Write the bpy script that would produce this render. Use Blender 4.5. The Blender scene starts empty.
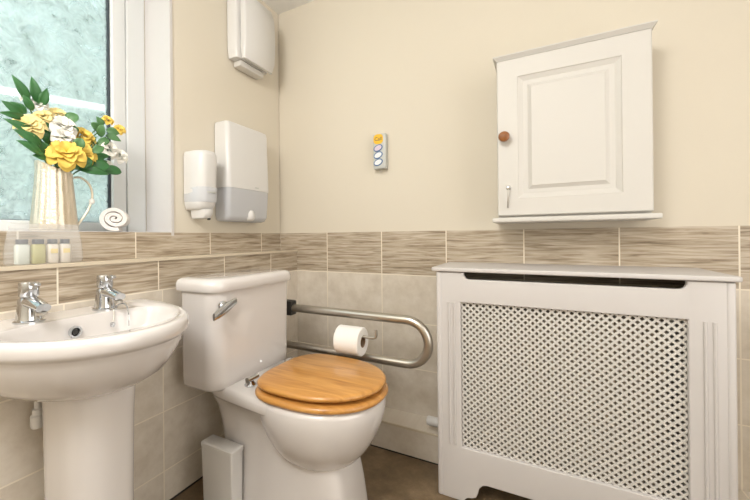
import bpy, bmesh, math, random
from mathutils import Vector, Matrix
random.seed(7)
S = bpy.context.scene
COL = S.collection
PI = math.pi

# ------------------------------------------------------------------ materials
def mat(name, col, rough=.5, metal=0., spec=.5, coat=0., bump=0., bscale=40., var=0., vscale=8.):
    m = bpy.data.materials.new(name); m.use_nodes = True
    nt = m.node_tree; b = nt.nodes['Principled BSDF']
    b.inputs['Base Color'].default_value = (*col, 1)
    b.inputs['Roughness'].default_value = rough
    b.inputs['Metallic'].default_value = metal
    b.inputs['Specular IOR Level'].default_value = spec
    b.inputs['Coat Weight'].default_value = coat
    if bump or var:
        tc = nt.nodes.new('ShaderNodeTexCoord')
        if bump:
            n = nt.nodes.new('ShaderNodeTexNoise'); n.inputs['Scale'].default_value = bscale
            n.inputs['Detail'].default_value = 4
            nt.links.new(tc.outputs['Object'], n.inputs['Vector'])
            bp = nt.nodes.new('ShaderNodeBump'); bp.inputs['Strength'].default_value = bump
            bp.inputs['Distance'].default_value = .002
            nt.links.new(n.outputs['Fac'], bp.inputs['Height'])
            nt.links.new(bp.outputs['Normal'], b.inputs['Normal'])
        if var:
            n = nt.nodes.new('ShaderNodeTexNoise'); n.inputs['Scale'].default_value = vscale
            n.inputs['Detail'].default_value = 5
            nt.links.new(tc.outputs['Object'], n.inputs['Vector'])
            mx = nt.nodes.new('ShaderNodeMix'); mx.data_type = 'RGBA'
            mx.inputs[6].default_value = (*[c*(1-var) for c in col], 1)
            mx.inputs[7].default_value = (*[min(1, c*(1+var)) for c in col], 1)
            nt.links.new(n.outputs['Fac'], mx.inputs[0])
            nt.links.new(mx.outputs[2], b.inputs['Base Color'])
    return m

def math_node(nt, op, a, b=None, c=None):
    n = nt.nodes.new('ShaderNodeMath'); n.operation = op
    for i, v in enumerate((a, b, c)):
        if v is None: continue
        if isinstance(v, (int, float)): n.inputs[i].default_value = v
        else: nt.links.new(v, n.inputs[i])
    return n.outputs[0]

ROWS = [.719, .510, .311, .112]
BAND = .719
def ramp(nt, fac, stops):
    r = nt.nodes.new('ShaderNodeValToRGB')
    e = r.color_ramp.elements
    while len(e) > 1: e.remove(e[-1])
    e[0].position, e[0].color = stops[0][0], (*stops[0][1], 1)
    for p, c in stops[1:]:
        x = e.new(p); x.color = (*c, 1)
    nt.links.new(fac, r.inputs['Fac'])
    return r.outputs['Color']

def tile_mat(name, axis, u0, w, rows=ROWS, band=BAND, u0low=None):
    """Glazed wall tiles: a streaked border course above plain stone-look courses, pale grout."""
    m = bpy.data.materials.new(name); m.use_nodes = True
    nt = m.node_tree; b = nt.nodes['Principled BSDF']; L = nt.links
    g = nt.nodes.new('ShaderNodeNewGeometry'); sp = nt.nodes.new('ShaderNodeSeparateXYZ')
    L.new(g.outputs['Position'], sp.inputs[0])
    u, z = sp.outputs[axis], sp.outputs[2]
    isband = math_node(nt, 'GREATER_THAN', z, band)
    uoff = u0 if u0low is None else math_node(nt, 'ADD', math_node(nt, 'MULTIPLY', isband, u0-u0low), u0low)
    t = math_node(nt, 'DIVIDE', math_node(nt, 'SUBTRACT', u, uoff), w)
    k = math_node(nt, 'FLOOR', t)
    fr = math_node(nt, 'SUBTRACT', t, k)
    du = math_node(nt, 'MULTIPLY', math_node(nt, 'MINIMUM', fr, math_node(nt, 'SUBTRACT', 1., fr)), w)
    dist = du
    cnt = k
    for i, r in enumerate(rows):
        dist = math_node(nt, 'MINIMUM', dist, math_node(nt, 'ABSOLUTE', math_node(nt, 'SUBTRACT', z, r)))
        cnt = math_node(nt, 'ADD', cnt, math_node(nt, 'MULTIPLY', math_node(nt, 'LESS_THAN', z, r), 13.7*(i+1)))
    grout = math_node(nt, 'LESS_THAN', dist, .0021)
    # streaked course
    cb = nt.nodes.new('ShaderNodeCombineXYZ')
    L.new(math_node(nt, 'MULTIPLY', u, 7.), cb.inputs[0]); L.new(math_node(nt, 'MULTIPLY', z, 115.), cb.inputs[1])
    L.new(math_node(nt, 'MULTIPLY', cnt, 3.31), cb.inputs[2])
    n1 = nt.nodes.new('ShaderNodeTexNoise'); n1.inputs['Scale'].default_value = 1.; n1.inputs['Detail'].default_value = 5
    n1.inputs['Roughness'].default_value = .6; n1.inputs['Distortion'].default_value = .6
    L.new(cb.outputs[0], n1.inputs['Vector'])
    streak = ramp(nt, n1.outputs['Fac'], [(.27, (.17, .125, .08)), (.39, (.32, .25, .175)), (.50, (.455, .375, .28)), (.66, (.60, .525, .425))])
    # plain stone
    cb2 = nt.nodes.new('ShaderNodeCombineXYZ')
    L.new(u, cb2.inputs[0]); L.new(z, cb2.inputs[1]); L.new(math_node(nt, 'MULTIPLY', cnt, 1.93), cb2.inputs[2])
    n2 = nt.nodes.new('ShaderNodeTexNoise'); n2.inputs['Scale'].default_value = 14.; n2.inputs['Detail'].default_value = 8
    n2.inputs['Roughness'].default_value = .65
    L.new(cb2.outputs[0], n2.inputs['Vector'])
    stone = ramp(nt, n2.outputs['Fac'], [(.3, (.60, .525, .43)), (.5, (.68, .61, .515)), (.7, (.75, .685, .595))])
    mx = nt.nodes.new('ShaderNodeMix'); mx.data_type = 'RGBA'
    L.new(isband, mx.inputs[0]); L.new(stone, mx.inputs[6]); L.new(streak, mx.inputs[7])
    mg = nt.nodes.new('ShaderNodeMix'); mg.data_type = 'RGBA'
    L.new(grout, mg.inputs[0]); L.new(mx.outputs[2], mg.inputs[6]); mg.inputs[7].default_value = (.84, .76, .63, 1)
    L.new(mg.outputs[2], b.inputs['Base Color'])
    L.new(math_node(nt, 'ADD', math_node(nt, 'MULTIPLY', grout, .4), .32), b.inputs['Roughness'])
    bp = nt.nodes.new('ShaderNodeBump'); bp.inputs['Strength'].default_value = .5; bp.inputs['Distance'].default_value = .002
    L.new(math_node(nt, 'SUBTRACT', math_node(nt, 'MULTIPLY', n1.outputs['Fac'], .1), grout), bp.inputs['Height'])
    L.new(bp.outputs['Normal'], b.inputs['Normal'])
    return m

def wood_mat(name, dark, mid, light, axis='X'):
    m = bpy.data.materials.new(name); m.use_nodes = True
    nt = m.node_tree; b = nt.nodes['Principled BSDF']; L = nt.links
    tc = nt.nodes.new('ShaderNodeTexCoord'); mp = nt.nodes.new('ShaderNodeMapping')
    mp.inputs['Scale'].default_value = (3, 26, 26) if axis == 'X' else (26, 3, 26)
    L.new(tc.outputs['Object'], mp.inputs['Vector'])
    n = nt.nodes.new('ShaderNodeTexNoise'); n.inputs['Scale'].default_value = 1.6; n.inputs['Detail'].default_value = 6
    n.inputs['Distortion'].default_value = 1.2
    L.new(mp.outputs['Vector'], n.inputs['Vector'])
    c = ramp(nt, n.outputs['Fac'], [(.25, dark), (.45, mid), (.7, light)])
    L.new(c, b.inputs['Base Color'])
    b.inputs['Roughness'].default_value = .28
    b.inputs['Coat Weight'].default_value = .25
    return m

def clear_mat(name, tint, alpha, surf, rough=.3, trans_l=.0):
    """Thin translucent plastic or obscured glass: part see-through, part milky."""
    m = bpy.data.materials.new(name); m.use_nodes = True
    nt = m.node_tree; L = nt.links; b = nt.nodes['Principled BSDF']; out = nt.nodes['Material Output']
    b.inputs['Base Color'].default_value = (*surf, 1); b.inputs['Roughness'].default_value = rough
    t = nt.nodes.new('ShaderNodeBsdfTransparent'); t.inputs[0].default_value = (*tint, 1)
    src = b.outputs[0]
    if trans_l:
        tl = nt.nodes.new('ShaderNodeBsdfTranslucent'); tl.inputs[0].default_value = (*surf, 1)
        mm = nt.nodes.new('ShaderNodeMixShader'); mm.inputs[0].default_value = trans_l
        L.new(src, mm.inputs[1]); L.new(tl.outputs[0], mm.inputs[2]); src = mm.outputs[0]
    mx = nt.nodes.new('ShaderNodeMixShader'); mx.inputs[0].default_value = alpha
    L.new(t.outputs[0], mx.inputs[1]); L.new(src, mx.inputs[2]); L.new(mx.outputs[0], out.inputs['Surface'])
    return m

M = {}
M['paint'] = mat('cream wall paint', (.69, .63, .525), .75, bump=.08, bscale=160)
M['ceil'] = mat('white ceiling paint', (.88, .87, .84), .8, bump=.05, bscale=120)
M['white_paint'] = mat('white satin paint', (.62, .59, .575), .5)
M['upvc'] = mat('white plastic frame', (.68, .69, .685), .3)
M['gasket'] = mat('black rubber gasket', (.03, .04, .05), .6)
M['ceramic'] = mat('white glazed ceramic', (.70, .665, .645), .07, coat=.6)
M['chrome'] = mat('polished chrome', (.60, .615, .64), .09, metal=1)
M['steel'] = mat('brushed stainless steel', (.56, .53, .48), .3, metal=1, bump=.05, bscale=400)
M['dark'] = mat('dark plastic', (.03, .028, .026), .5)
M['white_plastic'] = mat('white plastic', (.69, .675, .655), .28)
M['grey_plastic'] = mat('pale grey plastic', (.52, .53, .50), .4)
M['smoke'] = clear_mat('smoked translucent plastic', (.92, .93, .95), .72, (.72, .73, .76), .15)
M['cream_gloss'] = mat('cream white gloss paint', (.64, .615, .575), .5)
M['oak'] = wood_mat('honey coloured oak', (.40, .165, .036), (.54, .25, .058), (.66, .335, .09))
M['oakdark'] = wood_mat('turned brown wood', (.16, .055, .014), (.27, .098, .026), (.36, .145, .042))
M['card'] = mat('brown cardboard', (.30, .20, .12), .9)
M['tissue'] = mat('white tissue paper', (.88, .86, .83), .95, bump=.3, bscale=90)
M['cotton'] = mat('white terry cotton', (.82, .78, .755), 1., bump=.9, bscale=260)
M['grout_trim'] = mat('beige tile trim', (.62, .535, .41), .45)
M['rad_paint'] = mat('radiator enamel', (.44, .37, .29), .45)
M['yellow'] = mat('yellow rose petals', (.86, .61, .12), .6, var=.18, vscale=30)
M['pale'] = mat('pale yellow petals', (.88, .72, .32), .6, var=.12, vscale=30)
M['ivory'] = mat('ivory petals', (.86, .84, .77), .6, var=.05, vscale=30)
M['leaf'] = mat('glossy dark green leaf', (.035, .145, .04), .4, var=.35, vscale=25)
M['leaf2'] = mat('mid green leaf', (.085, .21, .075), .45, var=.3, vscale=25)
M['stem'] = mat('green stem', (.08, .17, .05), .6)
M['orange'] = mat('amber yellow label', (.86, .50, .02), .45)
M['ink'] = mat('dark printed ink', (.04, .04, .06), .6)
M['blue'] = mat('blue printed ring', (.05, .14, .32), .5)
M['buttonwhite'] = mat('white key pad', (.80, .82, .84), .4)
M['mauve'] = mat('mauve key pad', (.66, .56, .66), .4)
M['ribbon'] = mat('white ribbon', (.82, .80, .76), .7)
M['bag'] = clear_mat('frosted plastic film', (.98, .98, .98), .22, (.80, .80, .80), .25)
M['amber'] = mat('pale green gold lotion', (.50, .48, .22), .25)
M['mint'] = mat('pale mint lotion', (.68, .73, .68), .25)
M['peach'] = mat('ivory lotion', (.80, .74, .66), .3)
M['cap'] = mat('grey bottle cap', (.07, .08, .10), .35)
M['hedge'] = mat('hedge leaves', (.165, .215, .20), .6, var=.5, vscale=6)
M['lawn'] = mat('garden grass', (.22, .36, .22), .9, var=.3, vscale=4)
M['rail'] = mat('pale painted timber', (.80, .82, .82), .5)

def floor_mat():
    m = bpy.data.materials.new('grey brown vinyl floor'); m.use_nodes = True
    nt = m.node_tree; b = nt.nodes['Principled BSDF']; L = nt.links
    g = nt.nodes.new('ShaderNodeNewGeometry')
    n = nt.nodes.new('ShaderNodeTexNoise'); n.inputs['Scale'].default_value = 9; n.inputs['Detail'].default_value = 9
    n.inputs['Roughness'].default_value = .72
    L.new(g.outputs['Position'], n.inputs['Vector'])
    c = ramp(nt, n.outputs['Fac'], [(.3, (.115, .077, .043)), (.5, (.185, .128, .072)), (.64, (.25, .18, .108)), (.72, (.38, .31, .22))])
    L.new(c, b.inputs['Base Color']); b.inputs['Roughness'].default_value = .42
    return m
M['floor'] = floor_mat()

def jug_mat():
    m = bpy.data.materials.new('hammered champagne metal'); m.use_nodes = True
    nt = m.node_tree; b = nt.nodes['Principled BSDF']; L = nt.links
    b.inputs['Base Color'].default_value = (.74, .66, .54, 1); b.inputs['Metallic'].default_value = 1.
    b.inputs['Roughness'].default_value = .34
    tc = nt.nodes.new('ShaderNodeTexCoord'); v = nt.nodes.new('ShaderNodeTexVoronoi'); v.inputs['Scale'].default_value = 190
    L.new(tc.outputs['Object'], v.inputs['Vector'])
    bp = nt.nodes.new('ShaderNodeBump'); bp.inputs['Strength'].default_value = .4; bp.inputs['Distance'].default_value = .002
    L.new(v.outputs['Distance'], bp.inputs['Height']); L.new(bp.outputs['Normal'], b.inputs['Normal'])
    return m
M['jug'] = jug_mat()

def pane_mat():
    """Obscured glass: a milky, faintly aqua pane with a fern-like pressed pattern."""
    m = bpy.data.materials.new('obscured window glass'); m.use_nodes = True
    nt = m.node_tree; L = nt.links; b = nt.nodes['Principled BSDF']; out = nt.nodes['Material Output']
    b.inputs['Base Color'].default_value = (.80, .88, .88, 1); b.inputs['Roughness'].default_value = .12
    tl = nt.nodes.new('ShaderNodeBsdfTranslucent'); tl.inputs[0].default_value = (.76, .83, .81, 1)
    t = nt.nodes.new('ShaderNodeBsdfTransparent'); t.inputs[0].default_value = (.94, .965, .96, 1)
    g = nt.nodes.new('ShaderNodeNewGeometry')
    n = nt.nodes.new('ShaderNodeTexNoise'); n.inputs['Scale'].default_value = 22; n.inputs['Detail'].default_value = 5
    n.inputs['Distortion'].default_value = 2.2
    L.new(g.outputs['Position'], n.inputs['Vector'])
    f = nt.nodes.new('ShaderNodeMapRange'); f.inputs[1].default_value = .35; f.inputs[2].default_value = .65
    f.inputs[3].default_value = .22; f.inputs[4].default_value = .55
    L.new(n.outputs['Fac'], f.inputs[0])
    m1 = nt.nodes.new('ShaderNodeMixShader'); m1.inputs[0].default_value = .8
    L.new(b.outputs[0], m1.inputs[1]); L.new(tl.outputs[0], m1.inputs[2])
    mx = nt.nodes.new('ShaderNodeMixShader')
    L.new(f.outputs[0], mx.inputs[0]); L.new(t.outputs[0], mx.inputs[1]); L.new(m1.outputs[0], mx.inputs[2])
    L.new(mx.outputs[0], out.inputs['Surface'])
    return m
M['pane'] = pane_mat()

# ------------------------------------------------------------------ object helpers
def thing(name, label, cat, loc, group=None):
    o = bpy.data.objects.new(name, None); COL.objects.link(o); o.location = loc
    o.empty_display_size = .05
    o['label'] = label; o['category'] = cat
    if group: o['group'] = group
    return o

def wloc(o):
    v = Vector((0, 0, 0))
    while o: v += Vector(o.location); o = o.parent
    return v

def obj(name, bm, m, parent=None, smooth=40, label=None, loc=None):
    """Link a bmesh built in world coordinates as ONE object under its parent."""
    base = wloc(parent) if parent else Vector((0, 0, 0))
    if loc is not None: base = Vector(loc)
    bmesh.ops.translate(bm, verts=bm.verts, vec=-base)
    bmesh.ops.recalc_face_normals(bm, faces=bm.faces)
    me = bpy.data.meshes.new(name); bm.to_mesh(me); bm.free()
    me.materials.append(m)
    if smooth: me.polygons.foreach_set('use_smooth', [True]*len(me.polygons))
    if smooth and smooth < 180: me.set_sharp_from_angle(angle=math.radians(smooth))
    o = bpy.data.objects.new(name, me); COL.objects.link(o)
    if parent: o.parent = parent
    if loc is not None: o.location = Vector(loc) - (wloc(parent) if parent else Vector((0, 0, 0)))
    if label: o['label'] = label
    return o

def struct(name, bm, m, parent=None, smooth=0):
    o = obj(name, bm, m, parent, smooth)
    if parent is None: o['kind'] = 'structure'
    return o

def tag(o, label, cat, group=None, kind=None):
    o['label'] = label; o['category'] = cat
    if group: o['group'] = group
    if kind: o['kind'] = kind
    return o

# ------------------------------------------------------------------ shape helpers
def box(x0, x1, y0, y1, z0, z1, bev=0., seg=2, bm=None):
    own = bmesh.new()
    r = bmesh.ops.create_cube(own, size=1)
    for v in own.verts:
        v.co = Vector(((x0+x1)/2+v.co.x*(x1-x0), (y0+y1)/2+v.co.y*(y1-y0), (z0+z1)/2+v.co.z*(z1-z0)))
    if bev:
        bmesh.ops.bevel(own, geom=own.edges[:], offset=bev, segments=seg, profile=.5, affect='EDGES', clamp_overlap=True)
    if bm is None: return own
    me = bpy.data.meshes.new('t'); own.to_mesh(me); own.free(); bm.from_mesh(me); bpy.data.meshes.remove(me)
    return bm

def loft(rings, cap0=True, cap1=True, bm=None, closed=True):
    bm = bm or bmesh.new()
    rs = [[bm.verts.new(p) for p in r] for r in rings]
    n = len(rs[0])
    for a, b in zip(rs, rs[1:]):
        for i in range(n if closed else n-1):
            j = (i+1) % n
            bm.faces.new((a[i], a[j], b[j], b[i]))
    if cap0: bm.faces.new(rs[0])
    if cap1: bm.faces.new(rs[-1])
    return bm

def sgp(v, p): return math.copysign(abs(v)**p, v)
def superell(cx, cy, z, ax, ay, n=2.5, N=48, axb=None, nb=None):
    out = []
    for i in range(N):
        t = 2*PI*i/N; c, s = math.cos(t), math.sin(t)
        a, e = (ax, n) if c >= 0 or axb is None else (axb, nb or n)
        out.append(Vector((cx+a*sgp(c, 2/e), cy+ay*sgp(s, 2/e), z)))
    return out

def lathe(prof, center, axis='Z', N=32, bm=None, caps=True):
    """prof: list of (radius, distance along axis)."""
    rings = []
    c = Vector(center)
    for r, h in prof:
        ring = []
        for i in range(N):
            t = 2*PI*i/N; a, b = r*math.cos(t), r*math.sin(t)
            d = {'Z': (a, b, h), 'X': (h, a, b), 'Y': (a, h, b)}[axis]
            ring.append(c+Vector(d))
        rings.append(ring)
    return loft(rings, caps, caps, bm)

def catmull(P, n=8):
    P = [Vector(p) for p in P]; out = []
    Q = [2*P[0]-P[1]]+P+[2*P[-1]-P[-2]]
    for i in range(1, len(Q)-2):
        p0, p1, p2, p3 = Q[i-1:i+3]
        for k in range(n):
            t = k/n
            out.append(.5*((2*p1)+(p2-p0)*t+(2*p0-5*p1+4*p2-p3)*t*t+(3*p1-p0-3*p2+p3)*t**3))
    out.append(P[-1]); return out

def tube(path, r, N=12, bm=None, caps=True):
    path = [Vector(p) for p in path]
    rad = r if callable(r) else (lambda t: r)
    rings = []; up = None
    for i, p in enumerate(path):
        d = (path[min(i+1, len(path)-1)]-path[max(i-1, 0)]).normalized()
        if up is None:
            up = d.orthogonal().normalized()
        up = (up-d*up.dot(d)).normalized(); s = d.cross(up)
        R = rad(i/(len(path)-1))
        rings.append([p+R*(math.cos(2*PI*k/N)*up+math.sin(2*PI*k/N)*s) for k in range(N)])
    return loft(rings, caps, caps, bm)

def poly_plate(outer, holes, depth, bevel=0., res=2):
    """A flat plate with holes in local (u, v), thickness along w; returns a bmesh in (u, v, w) centred on w = 0."""
    cu = bpy.data.curves.new('plate', 'CURVE'); cu.dimensions = '2D'; cu.fill_mode = 'BOTH'
    cu.extrude = max(0, depth/2-bevel); cu.bevel_depth = bevel; cu.bevel_resolution = res
    cu.offset = -bevel
    for pts in [outer]+holes:
        s = cu.splines.new('POLY'); s.points.add(len(pts)-1); s.use_cyclic_u = True
        for p, q in zip(s.points, pts): p.co = (q[0], q[1], 0, 1)
    o = bpy.data.objects.new('plate', cu); COL.objects.link(o)
    dg = bpy.context.evaluated_depsgraph_get(); dg.update()
    me = bpy.data.meshes.new_from_object(o.evaluated_get(dg))
    bpy.data.objects.remove(o); bpy.data.curves.remove(cu)
    bm = bmesh.new(); bm.from_mesh(me); bpy.data.meshes.remove(me)
    bmesh.ops.remove_doubles(bm, verts=bm.verts, dist=1e-5)
    return bm

def remap(bm, f):
    for v in bm.verts: v.co = Vector(f(v.co))
    return bm

def arc(cx, cy, r, a0, a1, n=6):
    return [(cx+r*math.cos(math.radians(a0+(a1-a0)*i/n)), cy+r*math.sin(math.radians(a0+(a1-a0)*i/n))) for i in range(n+1)]

def rrect(x0, x1, y0, y1, r, n=5):
    return arc(x1-r, y1-r, r, 0, 90, n)+arc(x0+r, y1-r, r, 90, 180, n)+arc(x0+r, y0+r, r, 180, 270, n)+arc(x1-r, y0+r, r, 270, 360, n)

def text_bm(s, size, extrude=.0003):
    cu = bpy.data.curves.new('t', 'FONT'); cu.body = s; cu.size = size; cu.extrude = extrude
    cu.align_x = 'CENTER'; cu.align_y = 'CENTER'
    o = bpy.data.objects.new('t', cu); COL.objects.link(o)
    dg = bpy.context.evaluated_depsgraph_get(); dg.update()
    me = bpy.data.meshes.new_from_object(o.evaluated_get(dg))
    bpy.data.objects.remove(o); bpy.data.curves.remove(cu)
    bm = bmesh.new(); bm.from_mesh(me); bpy.data.meshes.remove(me); return bm

# ------------------------------------------------------------------ the room
XR, YF, ZC = 2.35, -2.45, 2.087
BX = .1055          # face of the pipe boxing
LZ = .823           # its top
TZ = .912           # top of the tiling
SD = .128           # depth of the low boxing along the back wall
struct('floor', box(-.3, XR+.1, YF-.1, .1, -.06, 0), M['floor'])
struct('ceiling', box(-.3, XR+.1, YF-.1, .1, ZC, ZC+.06), M['ceil'])
wb = struct('wall_back', box(-.3, XR+.1, 0.004, .1, 0, ZC), M['paint'])
wr = struct('wall_right', box(XR, XR+.1, YF, .0, 0, ZC), M['paint'])
wf = struct('wall_front', box(-.3, XR+.1, YF-.1, YF, 0, ZC), M['paint'])
WY0, WY1, WZ0, WZ1 = -1.95, -.66, .90, 2.02
bm = poly_plate([(YF, 0), (0, 0), (0, ZC), (YF, ZC)], [[(WY0, WZ0), (WY1, WZ0), (WY1, WZ1), (WY0, WZ1)]], .30)
wl = struct('wall_left', remap(bm, lambda c: (c.z-.154, c.x, c.y)), M['paint'])
tb = tile_mat('back wall tiles', 0, .2882, .2887)
tl_ = tile_mat('left wall tiles', 1, -.8, .3228)
tx = tile_mat('boxing tiles', 1, -.789, .2887, u0low=-.775)
tp = tile_mat('low boxing tiles', 0, .2882, .2887, rows=[.5])
struct('tile_panel', box(.0, XR, 0, .004, 0, TZ), tb, wb)
struct('tile_panel', box(-.004, 0, YF, 0, 0, TZ), tl_, wl)
# full-length pipe boxing along the left wall and the low one along the back wall
bx = struct('wall_boxing', box(.0005, BX, YF, -.0005, 0, LZ), tx)
struct('trim_1', box(BX-.004, BX+.0055, YF, -.001, LZ-.007, LZ+.0035, .001), M['grout_trim'])
struct('wall_skirt_boxing', box(BX+.0005, XR, -SD, -.0005, .004, .115), tp)
struct('trim_2', box(BX+.001, XR, -SD-.003, -SD+.004, .109, .1175, .001), M['grout_trim'])
struct('trim_3', box(BX+.001, XR, -SD-.0015, -SD+.01, 0, .0045), M['dark'])
struct('trim_4', box(BX, BX+.0015, YF, -SD-.004, 0, .006), M['dark'])

# window: outer frame, sash, pane, white lining of the reveal
FX = -.15
bm = poly_plate([(WY0, .85), (WY1, .85), (WY1, WZ1), (WY0, WZ1)], [[(WY0+.07, .905), (WY1-.072, .905), (WY1-.072, WZ1-.07), (WY0+.07, WZ1-.07)]], .07, .004)
win = struct('window_1', remap(bm, lambda c: (FX-.038+c.z, c.x, c.y)), M['upvc'])
y0, y1, z0, z1 = WY0+.07, WY1-.0735, .9, WZ1-.07
bm = poly_plate([(y0, z0), (y1, z0), (y1, z1), (y0, z1)], [rrect(y0+.066, y1-.050, .949, z1-.066, .004)], .055, .005)
obj('window_sash', remap(bm, lambda c: (FX-.037+c.z, c.x, c.y)), M['upvc'], win, 30)
gy0, gy1, gz0, gz1 = y0+.064, y1-.050, .948, z1-.064
bm = poly_plate(rrect(gy0-.004, gy1+.002, gz0-.004, gz1+.004, .003), [rrect(gy0+.006, gy1-.005, gz0+.003, gz1-.006, .003)], .02)
obj('window_gasket', remap(bm, lambda c: (FX-.035+c.z, c.x, c.y)), M['gasket'], win, 0)
obj('window_pane', box(FX-.040, FX-.036, gy0, gy1, gz0, gz1), M['pane'], win, 0)
obj('reveal_lining', box(FX, .0006, WY1-.0015, WY1+.01, WZ0, WZ1), M['white_paint'], win, 0)
obj('reveal_lining', box(FX, .0006, WY0-.01, WY0+.0015, WZ0, WZ1), M['white_paint'], win, 0)
obj('reveal_lining', box(FX, .0006, WY0, WY1, WZ1-.0015, WZ1+.01), M['white_paint'], win, 0)
obj('window_sill', box(FX, -.0042, WY0, WY1, WZ0-.01, TZ+.002, .001), M['white_paint'], win, 0)

# ------------------------------------------------------------------ garden outside
struct('ground_outside', box(-9, -.35, -8, 6, -.4, -.3), M['lawn'])
def hedge(name, x0, x1, ya, yb, za, zb, n, sz, label):
    bm = box(x0, x1, ya, yb, za, zb-.1)
    for _ in range(n):
        p = Vector((x1+random.uniform(-.05, .16), random.uniform(ya, yb), random.uniform(za, zb)))
        d = Vector((random.uniform(-.3, 1), random.uniform(-1, 1), random.uniform(-1, .6))).normalized()
        s = d.orthogonal().normalized(); s.rotate(Matrix.Rotation(random.uniform(0, 6.3), 3, d)); l = sz*random.uniform(.6, 1.4)
        a, b = d*l, s*l*.38
        m_ = p+a*.45+s.cross(d)*l*.12
        vs = [bm.verts.new(q) for q in (p, p+a*.5+b, p+a, p+a*.5-b)]; c = bm.verts.new(m_)
        for i in range(4): bm.faces.new((vs[i], vs[(i+1) % 4], c))
    return tag(obj(name, bm, M['hedge'], None, 60), label, 'hedge', kind='stuff')
hedge('hedge', -3.4, -2.3, -4.6, 2.8, -.3, 4.4, 4200, .12, 'tall pale green hedge blurred beyond the window glass')
t = thing('garden_rail', 'pale sloping rail crossing the garden behind the flowers', 'rail', (-1.6, -1.0, -.3))
A, B = Vector((-1.6, -1.9, 1.62)), Vector((-1.6, .3, 1.90))
RAIL = (A, B)
def bar_between(a, b, hw, hh):
    a, b = Vector(a), Vector(b); d = (b-a).normalized(); s = Vector((1, 0, 0)); u = s.cross(d)
    return loft([[p+s*i*hw+u*j*hh for i, j in ((-1, -1), (1, -1), (1, 1), (-1, 1))] for p in (a, b)])
obj('handrail', bar_between(A, B, .03, .022), M['rail'], t, 0)
for f in (.04, .97):
    q = A.lerp(B, f); obj('post', box(q.x-.03, q.x+.03, q.y-.03, q.y+.03, -.3, q.z), M['rail'], t, 0)

# ------------------------------------------------------------------ washbasin
BY, BZ = -1.083, .70
def bas_out(z, k, kx=None, hw=.240, A_=.40, n=2.2, x0=None, N=40):
    """D-shaped outline against the boxing, scaled by k about the middle of the wall edge."""
    kx = k if kx is None else kx; x0 = BX+.0008 if x0 is None else x0
    pts = []
    for i in range(N+1):
        t = -PI/2+PI*i/N; c, s = math.cos(t), math.sin(t)
        pts.append(Vector((x0+A_*kx*max(0, c)**(2/n), BY+hw*k*sgp(s, 2/n), z)))
    for i in range(1, 12):
        pts.append(Vector((x0, BY+hw*k*(1-2*i/12), z)))
    return pts
def bas_in(z, k, cx=.288, N=40):
    pts = []
    for i in range(N+1):
        t = -PI/2+PI*i/N; c, s = math.cos(t), math.sin(t)
        pts.append(Vector((cx+.172*k*sgp(c, 2/2.2), BY+.183*k*sgp(s, 2/2.2), z)))
    for i in range(1, 12):
        t = PI/2+PI*i/12; c, s = math.cos(t), math.sin(t)
        pts.append(Vector((cx+.070*k*sgp(c, 2/2.6), BY+.183*k*sgp(s, 2/2.6), z)))
    return pts
wbs = thing('washbasin', 'white ceramic washbasin on a pedestal under the window', 'washbasin', (.28, BY, 0))
rings = [bas_out(.540, .32, .46), bas_out(.545, .48, .62), bas_out(.560, .65, .76), bas_out(.585, .79, .86), bas_out(.618, .885, .92), bas_out(.648, .945, .955),
         bas_out(.660, .958, .965), bas_out(.664, .968, .974), bas_out(.668, .988, .990), bas_out(.675, .999, .999), bas_out(.688, 1., 1.), bas_out(.696, .992, .994), bas_out(.7005, .976, .982),
         bas_out(.7015, .955, .967),
         bas_in(.7005, 1.0), bas_in(.696, .975), bas_in(.685, .945), bas_in(.655, .88), bas_in(.622, .74), bas_in(.605, .5), bas_in(.598, .2)]
obj('bowl', loft(rings), M['ceramic'], wbs, 55)
rings = []
for z, a, w in ((0, .098, .086), (.03, .094, .082), (.10, .088, .076), (.3, .085, .0745), (.48, .088, .077), (.566, .093, .081)):
    rings.append(superell(.285, BY, z, a, w*.95, 2.6, 40, axb=.10, nb=6))
obj('pedestal', loft(rings), M['ceramic'], wbs, 50)
ov = obj('overflow', lathe([(.014, -.004), (.014, .003), (.010, .0035), (.0065, -.002)], (.2345, BY-.014, .668), 'X', 24), M['chrome'], wbs, label='chrome overflow ring')
obj('overflow_hole', lathe([(.006, -.003), (.006, .0012)], (.2345, BY-.014, .668), 'X', 20), M['dark'], ov)
def tap(y):
    x, z = .178, BZ+.0005
    body = lathe([(.030, 0), (.030, .004), (.026, .006), (.0245, .012), (.0215, .040), (.0205, .052), (.017, .056), (.0, .057)], (x, y, z), 'Z', 32)
    tp_ = obj('tap', body, M['chrome'], wbs, label='chrome pillar tap')
    # spout: short rounded beak
    rings = []
    for f in range(9):
        s = f/8; cx = x+.008+.062*s; cz = z+.047-.006*s*s-.004*s
        ry, rz = .0185-.004*s, .0140-.004*s
        rings.append([Vector((cx+.25*rz*math.sin(2*PI*k/20), y+ry*math.cos(2*PI*k/20), cz+rz*math.sin(2*PI*k/20))) for k in range(20)])
    obj('spout', loft(rings), M['chrome'], tp_)
    obj('aerator', lathe([(.0105, -.006), (.0105, 0), (.0085, .0005), (.0085, -.004)], (x+.062, y, z+.028), 'Z', 20), M['steel'], tp_)
    h = lathe([(.0, .058), (.017, .058), (.0195, .061), (.0195, .088), (.018, .092), (.0, .094)], (x, y, z), 'Z', 24)
    hd = obj('tap_head', h, M['chrome'], tp_)
    lv = box(x+.006, x+.044, y-.007, y+.007, z+.084, z+.092, .003)
    obj('lever', lv, M['chrome'], tp_)
for y in (-1.166, -.998): tap(y)
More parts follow.
